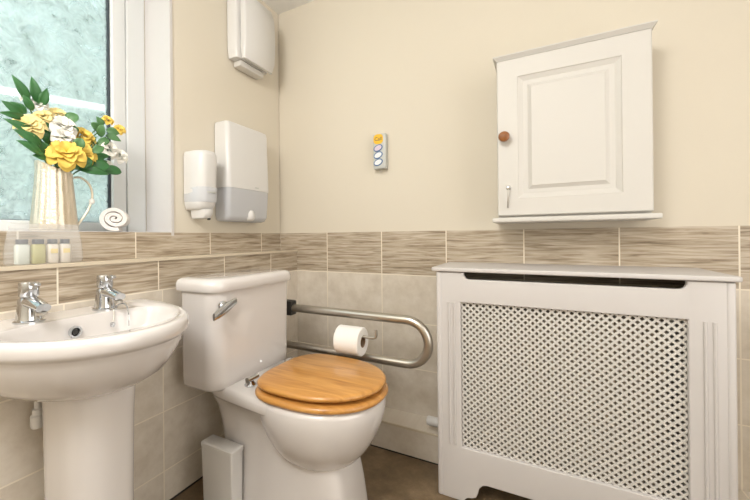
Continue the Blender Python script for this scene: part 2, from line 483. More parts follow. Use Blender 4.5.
# plug chain hanging from the second tap
pc = catmull([(.200, -.985, BZ+.004), (.215, -.975, BZ+.014), (.232, -.972, BZ+.010), (.246, -.975, BZ-.012), (.252, -.978, BZ-.042)], 10)
obj('plug_chain', tube(pc, .0016, 8), M['chrome'], wbs, label='thin chrome plug chain')
pc = catmull([(.205, -1.000, BZ+.003), (.222, -1.001, BZ+.003), (.230, -1.004, BZ-.010), (.236, -1.010, BZ-.026)], 8)
ch = obj('plug_cord', tube(pc, .0018, 8), M['steel'], wbs)
obj('plug_stay', lathe([(0, -.007), (.005, -.005), (.006, 0), (.005, .005), (0, .007)], (.239, -1.013, BZ-.032), 'Z', 16), M['chrome'], ch)
# isolating valve on the supply pipe behind the pedestal
v = obj('supply_pipe', tube([(.150, -1.140, .56), (.150, -1.140, .44)], .0075, 14), M['white_plastic'], wbs)
obj('isolating_valve', lathe([(.0, -.022), (.013, -.022), (.015, -.016), (.015, .006), (.011, .010), (.011, .022), (0, .022)], (.150, -1.140, .462), 'Z', 20), M['white_plastic'], v)

# ------------------------------------------------------------------ toilet
TY = -.565
wc = thing('toilet', 'white close coupled toilet with a honey oak seat', 'toilet', (.45, TY, 0))
def rr_plan(x0, x1, y0, y1, z, rf, rb=.015):
    p = arc(x1-rf, y1-rf, rf, 0, 90, 8)+arc(x0+rb, y1-rb, rb, 90, 180, 4)+arc(x0+rb, y0+rb, rb, 180, 270, 4)+arc(x1-rf, y0+rf, rf, 270, 360, 8)
    return [Vector((a, b, z)) for a, b in p]
X0, X1, Y0, Y1 = .168, .332, TY-.192, TY+.212
def cis(z, e): return rr_plan(X0-e*.3, X1+e, Y0-e, Y1+e, z, .052)
obj('cistern', loft([cis(.398, -.022), cis(.402, -.010), cis(.412, -.004), cis(.440, -.003), cis(.60, -.002), cis(.718, 0)]), M['ceramic'], wc, 50)
def lidr(z, e): return rr_plan(X0-.006-e*.5, X1+e, Y0-e, Y1+e, z, .055+max(0, e)*.5)
obj('cistern_lid', loft([lidr(.719, .001), lidr(.719, .010), lidr(.724, .0125), lidr(.742, .0125), lidr(.753, .008), lidr(.7585, -.002), lidr(.7605, -.02)]), M['ceramic'], wc, 50)
# flush lever on the front, near its left corner
lv = obj('flush_lever', lathe([(0, 0), (.016, 0), (.016, .008), (.010, .012), (0, .013)], (X1, -.728, .676), 'X', 24), M['chrome'], wc, label='chrome flush lever')
rings = []
for f in range(11):
    s = f/10; c = Vector((X1+.015, -.775+.092*s, .650+.036*s)); h = .009+.008*math.sin(PI*min(1, s*.85+.12)); tck = .005
    rings.append([c+Vector((tck*math.cos(2*PI*k/16), 0, h*math.sin(2*PI*k/16))) for k in range(16)])
obj('lever_arm', loft(rings), M['chrome'], lv)
# pan: rear shelf and trap housing with its foot
def foot(z, xb, xf, hw, n=4.): 
    c = (xb+xf)/2; return superell(c, TY, z, (xf-xb)/2, hw, n, 48)
F = [foot(0, .332, .722, .112, 7), foot(.012, .330, .724, .113, 7), foot(.06, .302, .719, .107, 7), foot(.13, .268, .712, .101, 6.5), foot(.20, .238, .698, .099, 6), foot(.27, .214, .67, .104, 4),
     foot(.32, .200, .64, .110, 4), foot(.350, .194, .62, .122, 4.5), foot(.362, .193, .62, .138, 4), foot(.370, .190, .64, .154, 4), foot(.378, .188, .645, .158, 4), foot(.396, .188, .645, .158, 4), foot(.406, .191, .64, .155, 4), foot(.411, .197, .62, .147, 4)]
for r in F[-6:]:
    for p in r: p.y = TY+(p.y-TY)*min(1.12, .88+.24*(p.x-.18)/.36)
obj('pan_foot', loft(F), M['ceramic'], wc, 60)
def egg(z, k, xf=.805, xb=.40, hw=.186, xc=.585, N=56, kx=None):
    kx = k if kx is None else kx
    return superell(xc, TY, z, (xf-xc)*kx, hw*k, 2.15, N, axb=(xc-xb)*kx, nb=2.4)
R_ = [(.178, .20), (.186, .36), (.200, .50), (.225, .645), (.260, .775), (.300, .875), (.340, .94), (.37, .972), (.395, .975), (.404, .965), (.409, .93)]
obj('pan_bowl', loft([egg(z, k) for z, k in R_]), M['ceramic'], wc, 60)
# seat ring and lid
def slab(z0, z1, e, hole=False, tilt=0.):
    ks = [(z0, -.012), (z0+.003, -.004), (z0+.008, 0), (z1-.008, 0), (z1-.003, -.004), (z1, -.012)]
    def ring(z, d): return superell(.585, TY, z, .808-.585+e+d, .182+e+d, 2.15, 64, axb=.585-.417+e+d, nb=3.2)
    def inner(z): return superell(.60, TY, z, .135, .105, 2.1, 64, axb=.12, nb=2.1)
    rs = [ring(z, d) for z, d in ks]
    bm = loft([inner(z0)]+rs+[inner(z1)]+[inner(z0)], False, False) if hole else loft(rs)
    if hole: bmesh.ops.remove_doubles(bm, verts=bm.verts, dist=1e-6)
    for v in bm.verts: v.co.z += (v.co.x-.385)*tilt
    return bm
st = obj('seat_ring', slab(.411, .4325, .0, True), M['oak'], wc, 50, label='honey oak seat ring')
obj('seat_lid', slab(.4385, .4585, -.006, False, .006), M['oak'], wc, 50, label='honey oak seat lid')
for x, y in ((.72, TY-.13), (.72, TY+.13)):
    obj('seat_buffer', lathe([(.008, 0), (.008, .003)], (x, y, .4085), 'Z', 14), M['white_plastic'], st)
for y in (TY-.095, TY+.095):
    hg = obj('seat_hinge', lathe([(0, 0), (.018, 0), (.019, .005), (.013, .012), (.011, .020), (.0, .024)], (.384, y, .4105), 'Z', 24), M['chrome'], wc, label='chrome seat hinge')
    obj('hinge_pin', lathe([(.0, -.024), (.0085, -.024), (.0085, .024), (.0, .024)], (.393, y, .436), 'Y', 16), M['chrome'], hg)

# slim white bin squeezed between toilet and boxing
wb_ = thing('bathroom_bin', 'slim white plastic bin standing between toilet and tiled boxing', 'bin', (.29, -.69, 0))
obj('body', loft([rr_plan(.232, .364, -.723, -.678, 0, .006, .006), rr_plan(.228, .366, -.727, -.676, .207, .006, .006)]), M['white_plastic'], wb_, 40)
obj('lid', loft([rr_plan(.226, .368, -.7285, -.674, .2072, .007, .007), rr_plan(.226, .368, -.7285, -.674, .219, .007, .007), rr_plan(.230, .364, -.725, -.678, .2225, .007, .007)]), M['white_plastic'], wb_, 40)

# ------------------------------------------------------------------ fold-down grab rail with paper holder
GY = -.28
gr = thing('grab_rail', 'stainless steel looped grab rail beside the toilet', 'grab rail', (BX, GY, .5))
zt, zb, xe = .588, .429, .783
path = [(BX+.012, GY, zt)]+[(BX+.03+i*.05, GY, zt) for i in range(13)]
cz, rr = (zt+zb)/2, (zt-zb)/2
path += [(xe+rr*math.cos(a), GY, cz+rr*math.sin(a)) for a in [PI/2-PI*i/20 for i in range(21)]]
path += [(BX+.03+i*.05, GY, zb) for i in range(12, -1, -1)]+[(BX+.012, GY, zb)]
obj('rail_tube', tube(path, .0165, 20), M['steel'], gr)
obj('wall_plate', box(BX+.0004, BX+.012, GY-.05, GY+.05, .375, .645, .003), M['steel'], gr, 40)
obj('hinge_block', box(BX+.012, .285, GY-.021, GY+.021, .557, .619, .006), M['dark'], gr, 40, label='dark pivot block')
hk = catmull([(.692, GY, .588), (.692, GY-.006, .560), (.690, GY-.030, .532), (.680, GY-.060, .517), (.64, GY-.063, .524), (.53, GY-.063, .524)], 8)
hk = catmull([(.690, GY-.063, .554), (.690, GY-.063, .531), (.678, GY-.063, .524), (.64, GY-.063, .524), (.53, GY-.063, .524)], 8)
ph = obj('paper_holder', tube(hk, .0055, 12), M['steel'], gr, label='bent steel paper holder arm')
obj('holder_bracket', tube([(.53, GY-.063, .524), (.515, GY-.05, .524), (.51, GY-.018, .505), (.51, GY-.012, .445)], .005, 10), M['steel'], ph)
RX0, RX1, RY, RZ = .541, .639, GY-.063, .505
tr = thing('toilet_roll', 'white toilet roll on the holder of the steel grab rail', 'toilet roll', (.59, RY, RZ-.052))
ri, ro = .021, .052
bm = loft([[Vector((x, RY+r*math.cos(2*PI*k/40), RZ+r*math.sin(2*PI*k/40))) for k in range(40)] for x, r in
      ((RX0, ri), (RX0, ro-.003), (RX0+.003, ro), (RX1-.003, ro), (RX1, ro-.003), (RX1, ri), (RX0, ri))], False, False)
bmesh.ops.remove_doubles(bm, verts=bm.verts, dist=1e-6)
obj('paper', bm, M['tissue'], tr)
bm = loft([[Vector((x, RY+r*math.cos(2*PI*k/32), RZ+r*math.sin(2*PI*k/32))) for k in range(32)] for x, r in
      ((RX0-.0005, ri-.0015), (RX0-.0005, ri), (RX1+.0005, ri), (RX1+.0005, ri-.0015), (RX0-.0005, ri-.0015))], False, False)
bmesh.ops.remove_doubles(bm, verts=bm.verts, dist=1e-6)
obj('core', bm, M['card'], tr, label='brown cardboard core')

# ------------------------------------------------------------------ wall cabinet
cb = thing('wall_cabinet', 'cream white wall cabinet with a panelled door', 'cabinet', (1.29, -.001, .937))
CX0, CX1, CZ0, CZ1, CY = 1.079, 1.502, .957, 1.503, -.155
bm = box(CX0, CX1, CY+.021, -.0008, CZ0-.006, CZ1-.004, .001)
obj('carcass', bm, M['cream_gloss'], cb, 40)
# door: frame with a moulded recess and a raised field
def rect(x0, x1, z0, z1, y): return [Vector((x0, y, z0)), Vector((x1, y, z0)), Vector((x1, y, z1)), Vector((x0, y, z1))]
def ins(d, y): return rect(CX0+d, CX1-d, CZ0+.001+d, CZ1-.003-d, y)
def field(d, y): return rect(1.144+d, 1.430-d, 1.017+d, 1.436-d, y)
rings = [ins(0, CY+.020), ins(0, CY+.003), ins(.003, CY), field(0, CY), field(.002, CY+.003), field(.010, CY+.0065), field(.016, CY+.010), field(.030, CY+.010), field(.040, CY+.004), field(.042, CY+.0015)]
dr = obj('door', loft(rings), M['cream_gloss'], cb, 25)
bmk = lathe([(.008, 0), (.007, -.010), (.008, -.014), (.0155, -.020), (.0185, -.027), (.0165, -.034), (.009, -.038), (0, -.039)], (1.103, CY, 1.228), 'Y', 28)
obj('door_knob', bmk, M['oakdark'], dr, label='round brown wooden knob')
obj('lock', lathe([(0, 0), (.0075, 0), (.0075, -.003), (.005, -.004), (0, -.004)], (1.114, CY, 1.054), 'Y', 20), M['chrome'], dr)
def mould(z_lo, z_hi, o_lo, o_hi, flat, bev):
    r = []
    for z, o in ((z_lo, o_lo-.002), (z_lo+.0005, o_lo), (z_lo+flat, o_lo), (z_hi-.003, o_hi), (z_hi, o_hi)):
        r.append([Vector(p) for p in ((CX0-o, -.0006, z), (CX0-o, CY-o, z), (CX1+o, CY-o, z), (CX1+o, -.0006, z))])
    return loft(r)
obj('cornice', mould(1.4995, 1.514, .001, .011, .002, 0), M['cream_gloss'], cb, 20)
obj('shelf', box(CX0-.016, CX1+.016, CY-.018, -.0008, .9345, .9505, .004, 3), M['cream_gloss'], cb, 40)
ky = thing('key', 'small steel key hanging in the lock of the wall cabinet', 'key', (1.114, CY-.01, 1.05))
obj('bow', lathe([(.004, 0), (.0068, 0), (.0068, .0018), (.004, .0018), (.004, 0)], (1.1145, CY-.020, 1.054), 'X', 18, caps=False), M['steel'], ky)
obj('blade', tube([(1.1154, CY-.0042, 1.054), (1.1154, CY-.015, 1.054)], .0016, 8), M['steel'], ky)
obj('key_tag', tube(catmull([(1.1154, CY-.020, 1.047), (1.113, CY-.017, 1.02), (1.111, CY-.006, .985)], 5), .0022, 8), M['steel'], ky)

# ------------------------------------------------------------------ radiator cover and radiator
RC = thing('radiator_cover', 'white radiator cover with a diamond lattice grille', 'radiator cover', (1.26, -.14, 0))
PY = -.285; PX0, PX1, PT = .893, 1.629, .767
oz = [(PX0+.016, 0)]
cut = [(.980, 0), (.982, .010), (.990, .016), (1.004, .019), (1.016, .026), (1.022, .040), (1.026, .058), (1.036, .070), (1.050, .075)]
mid = (PX0+PX1)/2
oz += cut+[(2*mid-x, z) for x, z in reversed(cut)]+[(PX1-.016, 0), (PX1-.016, PT), (1.538, PT)]
oz += [(1.538, .760)]+arc(1.522, .760, .016, -10, -90, 5)+arc(1.000, .760, .016, 270, 190, 5)+[(.984, .760), (.984, PT), (PX0+.016, PT)]
GX0, GX1, GZ0, GZ1 = .973, 1.540, .180, .666
bm = poly_plate(oz, [rect and [(GX0, GZ0), (GX1, GZ0), (GX1, GZ1), (GX0, GZ1)]], .018, .0035, 3)
fp = obj('front_panel', remap(bm, lambda c: (c.x, PY+.009-c.z, c.y)), M['white_paint'], RC, 30)
for xa in (PX0+.043, PX0+.060, 1.572, 1.590):
    obj('flute', tube([(xa, PY-.0003, .185), (xa, PY-.0003, .664)], .0042, 10), M['white_paint'], fp)
for x0, x1 in ((PX0, PX0+.018), (PX1-.018, PX1)):
    if x0 < 1.2:
        pl = poly_plate([(-.0008, .20), (-.0008, PT), (PY+.003, PT), (PY+.003, 0), (-SD-.012, 0), (-SD-.012, .20)], [], .016, .0)
        remap(pl, lambda c: ((x0+x1)/2+c.z, c.x, c.y))
    else:
        pl = poly_plate([(-.0008, .125), (-.0008, PT), (PY+.003, PT), (PY+.003, 0), (-SD-.008, 0), (-SD-.008, .125)], [], .016, .0)
        remap(pl, lambda c: ((x0+x1)/2+c.z, c.x, c.y))
    obj('side_panel', pl, M['white_paint'], RC, 0)
    obj('corner_post', box(x0-.0002, x1+.0002, PY-.002, PY+.02, 0, PT, .006, 3), M['white_paint'], RC, 40)
sx0, sx1, sy = .877, 1.640, PY-.010
plan = arc(sx1-.012, sy+.012, .012, 360, 270, 5)+arc(sx0+.012, sy+.012, .012, 270, 180, 5)+[(sx0, -.0008), (sx1, -.0008)]
bm = poly_plate(plan, [], .0135, .004, 3)
obj('top_shelf', remap(bm, lambda c: (c.x, c.y, PT+.0082+c.z)), M['white_paint'], RC, 30)
# lattice of diamond holes
def lattice():
    bm = bmesh.new(); P = .0203/math.sqrt(2); H = .0082
    s2 = math.sqrt(.5); cache = {}
    def vt(i, a, j, b):
        k = (i, a, j, b)
        if k not in cache:
            u, v = i*P+(a-.5)*H, j*P+(b-.5)*H
            cache[k] = bm.verts.new(((u-v)*s2, (u+v)*s2, 0))
        return cache[k]
    W, Hh = (GX1-GX0)/2+.006, (GZ1-GZ0)/2+.006
    def inside(i, j, fu, fv):
        u, v = (i+fu)*P, (j+fv)*P; return abs((u-v)*s2) < W and abs((u+v)*s2) < Hh
    R = 60
    for i in range(-R, R):
        for j in range(-R, R):
            if inside(i, j, .5, 0): bm.faces.new((vt(i, 1, j, 0), vt(i+1, 0, j, 0), vt(i+1, 0, j, 1), vt(i, 1, j, 1)))
            if inside(i, j, 0, .5): bm.faces.new((vt(i, 0, j, 1), vt(i, 1, j, 1), vt(i, 1, j+1, 0), vt(i, 0, j+1, 0)))
            if inside(i, j, .5, .5): bm.faces.new((vt(i, 1, j, 1), vt(i+1, 0, j, 1), vt(i+1, 0, j+1, 0), vt(i, 1, j+1, 0)))
    r = bmesh.ops.extrude_face_region(bm, geom=bm.faces[:])
    bmesh.ops.translate(bm, verts=[v for v in r['geom'] if isinstance(v, bmesh.types.BMVert)], vec=(0, 0, .003))
    return remap(bm, lambda c: ((GX0+GX1)/2+c.x, PY+.0125+c.z, (GZ0+GZ1)/2+c.y))
obj('grille', lattice(), M['cream_gloss'], RC, 0)
rd = thing('radiator', 'cream panel radiator behind the lattice grille', 'radiator', (1.23, -.14, .15))
bm = bmesh.new()
rx0, rx1, rz0, rz1 = .962, 1.516, .163, .643
prof = []
n = 17
for i in range(n):
    xa = rx0+.015+(rx1-rx0-.03)*i/n; w_ = (rx1-rx0-.03)/n
    prof += [(xa, -.208), (xa+w_*.2, -.215), (xa+w_*.6, -.215), (xa+w_*.8, -.208)]
prof = [(rx0, -.203)]+prof+[(rx1, -.203), (rx1, -.110), (rx0, -.110)]
bm = loft([[Vector((x, y, z)) for x, y in prof] for z in (rz0, rz1)])
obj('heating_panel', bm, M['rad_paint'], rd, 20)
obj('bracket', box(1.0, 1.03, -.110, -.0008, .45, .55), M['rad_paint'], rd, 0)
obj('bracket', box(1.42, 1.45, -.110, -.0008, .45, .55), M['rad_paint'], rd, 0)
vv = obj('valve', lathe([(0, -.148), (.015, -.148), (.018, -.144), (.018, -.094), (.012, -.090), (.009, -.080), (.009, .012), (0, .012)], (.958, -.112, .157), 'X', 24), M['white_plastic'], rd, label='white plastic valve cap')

# ------------------------------------------------------------------ wall fittings on the left wall
# hand dryer
hd = thing('hand_dryer', 'white hand dryer high on the wall near the ceiling', 'hand dryer', (0, -.24, 1.665))
def bowed(x0, x1, ya, yb, za, zb, bow, n=14, r=.007):
    """A case standing off the left wall with a front that bows outward across its height and a rounded edge."""
    rings = []
    for i in range(n+1):
        s = i/n; z = za+(zb-za)*s; e = r*(1-min(1, min(s, 1-s)*n/2))
        xf = x1+bow*math.sin(PI*s)
        p = [(x0, ya+e), (xf-e-.008, ya+e), (xf-e, ya+e+.008), (xf-e, yb-e-.008), (xf-e-.008, yb-e), (x0, yb-e)]
        rings.append([Vector((a, b, z)) for a, b in p])
    return loft(rings)
obj('case', bowed(.0005, .058, -.370, -.150, 1.692, 1.985, -.006), M['white_plastic'], hd, 50)
obj('front_cover', bowed(.064, .086, -.353, -.143, 1.688, 1.985, .008), M['white_plastic'], hd, 50)
obj('outlet_and_shade', box(.0005, .045, -.335, -.180, 1.664, 1.690, .004), M['cream_gloss'], hd, 40)  # nozzle block, shaped to include the shade cast below the dryer
obj('badge', box(.0860, .0872, -.215, -.185, 1.728, 1.7325), M['grey_plastic'], hd, 0)
# soap dispenser
sd = thing('soap_dispenser', 'white soap dispenser beside the window reveal', 'soap dispenser', (0, -.553, .985))
def sdring(z, k, d): return superell(.0006, -.553, z, d, .053*k, 3.2, 40, axb=.0001)
def halfring(z, hw, d, y=-.553, n=3.2, N=28, x0=.0006):
    pts = []
    for i in range(N+1):
        t = -PI/2+PI*i/N; pts.append(Vector((x0+d*max(0, math.cos(t))**(2/n), y+hw*sgp(math.sin(t), 2/n), z)))
    return pts
bd = loft([halfring(z, w, d) for z, w, d in ((1.000, .038, .065), (1.006, .044, .075), (1.022, .0495, .086), (1.07, .052, .090), (1.15, .052, .094), (1.21, .052, .096), (1.222, .050, .094), (1.229, .044, .088), (1.231, .03, .07))])
obj('body', bd, M['white_plastic'], sd, 50)
obj('level_window', loft([halfring(z, w, d, -.5515) for z, w, d in ((1.030, .0512, .0900), (1.038, .0528, .0925), (1.084, .0534, .0945), (1.088, .0528, .0940))]), M['smoke'], sd, 50, label='smoky translucent level window')
obj('level_mark', loft([halfring(z, .040, .0968, -.5515, 3.2) for z in (1.066, 1.071)]), M['grey_plastic'], sd, 50)
obj('pump', loft([halfring(z, w, d, -.551, 2.4, x0=.012) for z, w, d in ((.966, .018, .050), (.969, .027, .064), (.985, .031, .075), (1.002, .032, .078))]), M['white_plastic'], sd, 50)
obj('nozzle', lathe([(0, -.008), (.006, -.008), (.007, .0), (0, .0)], (.066, -.542, .970), 'Z', 16), M['dark'], sd, label='small dark nozzle')
# paper towel dispenser
pd = thing('paper_towel_dispenser', 'large white paper towel dispenser right of the soap dispenser', 'paper towel dispenser', (0, -.315, .965))
def twr(z, e, d): 
    y0_, y1_, r = -.449+e, -.183-e, .02
    p = [(.0006, y0_)]+[(d-r+r*math.cos(a), y0_+r+r*math.sin(a)) for a in [math.radians(270+90*i/6) for i in range(7)]]+[(d-r+r*math.cos(a), y1_-r+r*math.sin(a)) for a in [math.radians(90*i/6) for i in range(7)]]+[(.0006, y1_)]
    return [Vector((a, b, z)) for a, b in p]
obj('cover', loft([twr(z, e, d) for z, e, d in ((1.104, 0, .082), (1.368, .001, .074), (1.382, .004, .070), (1.388, .012, .060))]), M['white_plastic'], pd, 50)
obj('refill_window', loft([twr(z, e, d) for z, e, d in ((.962, .018, .050), (.967, .008, .062), (.985, .003, .072), (1.1035, .0015, .0805))]), M['smoke'], pd, 50, label='smoky translucent refill window')
obj('towel_outlet', loft([halfring(z, w, d, -.305, 2.2, x0=.05) for z, w, d in ((.966, .016, .025), (.975, .024, .035), (.998, .024, .036), (1.012, .014, .030))]), M['white_plastic'], pd, 50)
obj('badge', box(.0815, .0827, -.287, -.265, 1.114, 1.119), M['grey_plastic'], pd, 0)

# call unit on the back wall
cu = thing('call_unit', 'small grey call unit with a yellow label on the cream wall', 'call unit', (.579, 0, 1.19))
UX0, UX1, UZ0, UZ1, UY = .552, .612, 1.195, 1.352, -.030
obj('case', box(UX0, UX1, UY, .0036, UZ0, UZ1, .004, 3), M['grey_plastic'], cu, 40)
def oval(cx, cz, a, b, y0, y1, rot=.35, N=28):
    r = []
    for y in (y0, y1):
        r.append([Vector((cx+a*math.cos(t)*math.cos(rot)-b*math.sin(t)*math.sin(rot), y, cz+a*math.cos(t)*math.sin(rot)+b*math.sin(t)*math.cos(rot))) for t in [2*PI*i/N for i in range(N)]])
    return loft(r)
lb = obj('call_label', poly_plate(rrect(-.0195, .0195, -.0195, .0195, .012), [], .002), M['orange'], None, 0)
bpy.data.objects.remove(lb)
bm = remap(poly_plate(rrect(-.0225, .0225, -.022, .022, .016), [], .002), lambda c: (.578+c.x, UY-.0008+c.z, 1.328+c.y))
lb = obj('call_label', bm, M['orange'], cu, 0, label='amber label reading Call')
bm = remap(text_bm('Call', .0225), lambda c: (.578+c.x, UY-.0022+c.z, 1.328+c.y))
obj('lettering', bm, M['ink'], lb, 0)
for z, m_ in ((1.288, 'mauve'), (1.256, 'buttonwhite'), (1.224, 'buttonwhite')):
    bt = obj('button_ring', oval(.577, z, .0225, .0150, UY-.0015, UY+.001), M['blue'], cu, 0)
    obj('button', oval(.577, z, .0178, .0108, UY-.0032, UY-.001), M[m_], bt, 0)
obj('pull_hook', tube(catmull([(.578, -.015, 1.196), (.578, -.015, 1.188), (.582, -.015, 1.182), (.589, -.015, 1.184), (.590, -.015, 1.190)], 5), .0016, 8), M['steel'], cu)

# ------------------------------------------------------------------ window sill: jug of flowers, rolled towel, toiletries
SZ = TZ+.002
JX, JY = -.072, -1.008
jg = thing('jug', 'champagne metal jug with a looped handle on the window sill', 'jug', (JX, JY, SZ))
rings = []
def jring(z, r, inner=False):
    out = []
    for i in range(72):
        t = 2*PI*i/72
        rib = 0 if inner else .0016*math.cos(18*t)
        zz = z
        s = (z-SZ)/.185
        if s > .8: zz += .022*max(0, math.cos(t+PI/2))**2*(s-.8)/.2-.010*max(0, math.cos(t-PI/2))*(s-.8)/.2
        out.append(Vector((JX+(r+rib)*math.cos(t), JY+(r+rib)*math.sin(t), zz)))
    return out
prof = [(0, .056), (.004, .0585), (.02, .0575), (.06, .054), (.10, .0505), (.14, .047), (.172, .0445), (.185, .0455)]
rings = [jring(SZ+h, r) for h, r in prof]+[jring(SZ+.185, .043, True), jring(SZ+.12, .044, True), jring(SZ+.05, .048, True)]
obj('body', loft(rings), M['jug'], jg, 60)
hp = catmull([(JX+.01, JY+.048, SZ+.168), (JX+.012, JY+.068, SZ+.170), (JX+.014, JY+.092, SZ+.150), (JX+.014, JY+.100, SZ+.115), (JX+.013, JY+.090, SZ+.075), (JX+.012, JY+.074, SZ+.045), (JX+.01, JY+.058, SZ+.02)], 8)
hn = obj('handle', tube(hp, .0035, 10), M['jug'], jg)
obj('ribbon_knot', lathe([(0, -.010), (.007, -.006), (.009, 0), (.007, .006), (0, .010)], (JX+.016, JY+.098, SZ+.098), 'Z', 14), M['ribbon'], hn, label='white ribbon knot')

# rolled towel: a spiral of terry
tw = thing('rolled_towel', 'rolled white hand towel on the window sill', 'towel', (-.06, -.838, SZ))
def towel():
    turns, rmax, rmin = 2.6, .0455, .006
    ax = Vector((.8, -.6, 0)).normalized(); sd_ = Vector((.6, .8, 0)); c = Vector((-.072, -.822, SZ+rmax*.98))
    N = 110; outer, inn = [], []
    th = .0148
    for i in range(N+1):
        s = i/N; a = 2*PI*turns*s+1.2; r = rmin+(rmax-rmin-.002)*s
        w_ = 1+.04*math.sin(a*2.3)
        for lst, rr_ in ((outer, r), (inn, r-th*(.88 if s > .1 else .5))):
            lst.append((rr_*w_*math.cos(a)*1.18, rr_*w_*math.sin(a)*.97))
    loop = outer+inn[::-1]
    L = .048; rings = []
    for h, e in ((-L, .80), (-L+.004, 1), (L-.004, 1), (L, .80)):
        rg = []
        for k, (p, q) in enumerate(loop):
            kk = k if k <= N else 2*N+1-k
            mp, mq = (outer[kk][0]+inn[kk][0])/2, (outer[kk][1]+inn[kk][1])/2
            x_, y_ = mp+(p-mp)*e, mq+(q-mq)*e
            rg.append(c+ax*h+sd_*x_+Vector((0, 0, max(y_, -rmax*.975))))
        rings.append(rg)
    bm = loft(rings, False, False)
    # end faces as strips across the thickness
    vs = list(bm.verts); n2 = len(loop)
    for off in (0, 3*n2):
        for i in range(N):
            bm.faces.new((vs[off+i], vs[off+i+1], vs[off+n2-2-i], vs[off+n2-1-i]))
    return bm
obj('terry_roll', towel(), M['cotton'], tw, 60)

# clear sachet with four miniature bottles on the boxing ledge
LT = LZ+.0036
bg = thing('toiletries_pouch', 'clear frosted pouch of miniature bottles on the tiled ledge', 'pouch', (.06, -1.087, LT))
rings = []
for z, hw, hd_ in ((.0, .083, .020), (.004, .086, .022), (.03, .086, .024), (.06, .083, .021), (.082, .080, .010), (.092, .0785, .0032), (.104, .0775, .0016)):
    rings.append([Vector((.066+p.x, -1.087+p.y, LT+z)) for p in superell(0, 0, 0, hd_, hw, 3.2, 48)])
obj('film', loft(rings), M['bag'], bg, 60)
obj('seal_strip', box(.0640, .0680, -1.164, -1.010, LT+.088, LT+.091), M['bag'], bg, 0)
for y, m_, w_, h_, lab in ((-1.138, 'mint', .0150, .050, 'pale mint miniature bottle, first in the pouch'), (-1.104, 'amber', .0150, .050, 'gold green miniature bottle, second in the pouch'),
                      (-1.072, 'peach', .0125, .050, 'ivory miniature bottle next to the gold green one in the pouch'), (-1.043, 'peach', .0125, .050, 'ivory miniature bottle at the end of the row in the pouch')):
    b_ = thing('miniature_bottle', lab, 'bottle', (.066, y, LT+.0006), 'miniature toiletry bottles in the pouch')
    zz = LT+.0006
    obj('body', loft([superell(.066, y, zz+h, .0105*k, w_*k, 3.5, 28) for h, k in ((0, .88), (.002, 1), (h_-.004, 1), (h_, .85), (h_+.001, .5))]), M[m_], b_, 40)
    obj('cap', loft([superell(.066, y, zz+h_+.0012+h, .0095, w_*.82, 3, 24) for h in (0, .012)]), M['cap'], b_, 40, label='dark grey cap')
    if w_ < .014:
        obj('sticker', box(.0764, .0773, y-.008, y+.008, zz+.026, zz+.038), M['pale'], b_, 0)

# ------------------------------------------------------------------ flowers
neck = Vector((JX, JY, SZ+.165))
def petal(bm, base, d, up, L, W, curl, cup):
    """One cupped petal from base along d, bending toward up."""
    s = d.cross(up).normalized(); nu, nv = 5, 5; rows = []
    for i in range(nu+1):
        a = i/nu; ang = cup*(1-a*.55)-curl*a*a
        row = []
        w_ = W*math.sin(PI*(.12+.80*a))**.7*(.55+.5*a)
        for j in range(nv+1):
            b = (j/nv-.5)*2
            p = base+d*(L*a*math.cos(ang))+up*(L*a*math.sin(ang)+.22*W*b*b)-d*(.10*W*b*b)+s*(w_*b)
            row.append(bm.verts.new(p))
        rows.append(row)
    for i in range(nu):
        for j in range(nv):
            bm.faces.new((rows[i][j], rows[i][j+1], rows[i+1][j+1], rows[i+1][j]))
def rose(pos, face, R, m_, label, group, openness=1., kind='rose'):
    pos, face = Vector(pos), Vector(face).normalized()
    t = thing(kind, label, 'flower', pos, group)
    a = face.orthogonal().normalized(); b = face.cross(a)
    bm = bmesh.new()
    for n_, r0, L, W, cup, curl, off in ((3, .05, .52, .30, 1.50, -.1, .16), (4, .18, .60, .38, 1.40, .0, .11), (5, .38, .66, .46, 1.22, .15, .05), (5, .58, .72, .54, 1.0+.2*(1-openness), .45, .0), (6, .78-.2*(1-openness), .74, .56, .62+.5*(1-openness), .8, -.08)):
        ph0 = random.uniform(0, 6)
        for k in range(n_):
            th = ph0+2*PI*k/n_; d = a*math.cos(th)+b*math.sin(th)
            petal(bm, pos+d*R*r0*.6+face*R*off-face*R*.25, d, face, R*L*random.uniform(.92, 1.06), R*W, curl, cup)
    obj('petals', bm, M[m_], t, 180)
    bm = bmesh.new()
    for k in range(5):
        th = 2*PI*k/5; d = a*math.cos(th)+b*math.sin(th)
        petal(bm, pos-face*R*.32, (d-face*.2).normalized(), face, R*.55, R*.12, .5, .3)
    obj('sepals', bm, M['leaf2'], t, 180)
    tip = pos-face*R*.3
    mid_ = neck.lerp(tip, .6)+Vector((0, 0, .01))
    obj('stem', tube(catmull([tip, mid_, neck+Vector(((tip.x-JX)*.12, (tip.y-JY)*.12, -.01))], 5), .0018, 6), M['stem'], t)
    return t
C0 = Vector((1.204, -1.551, .888))
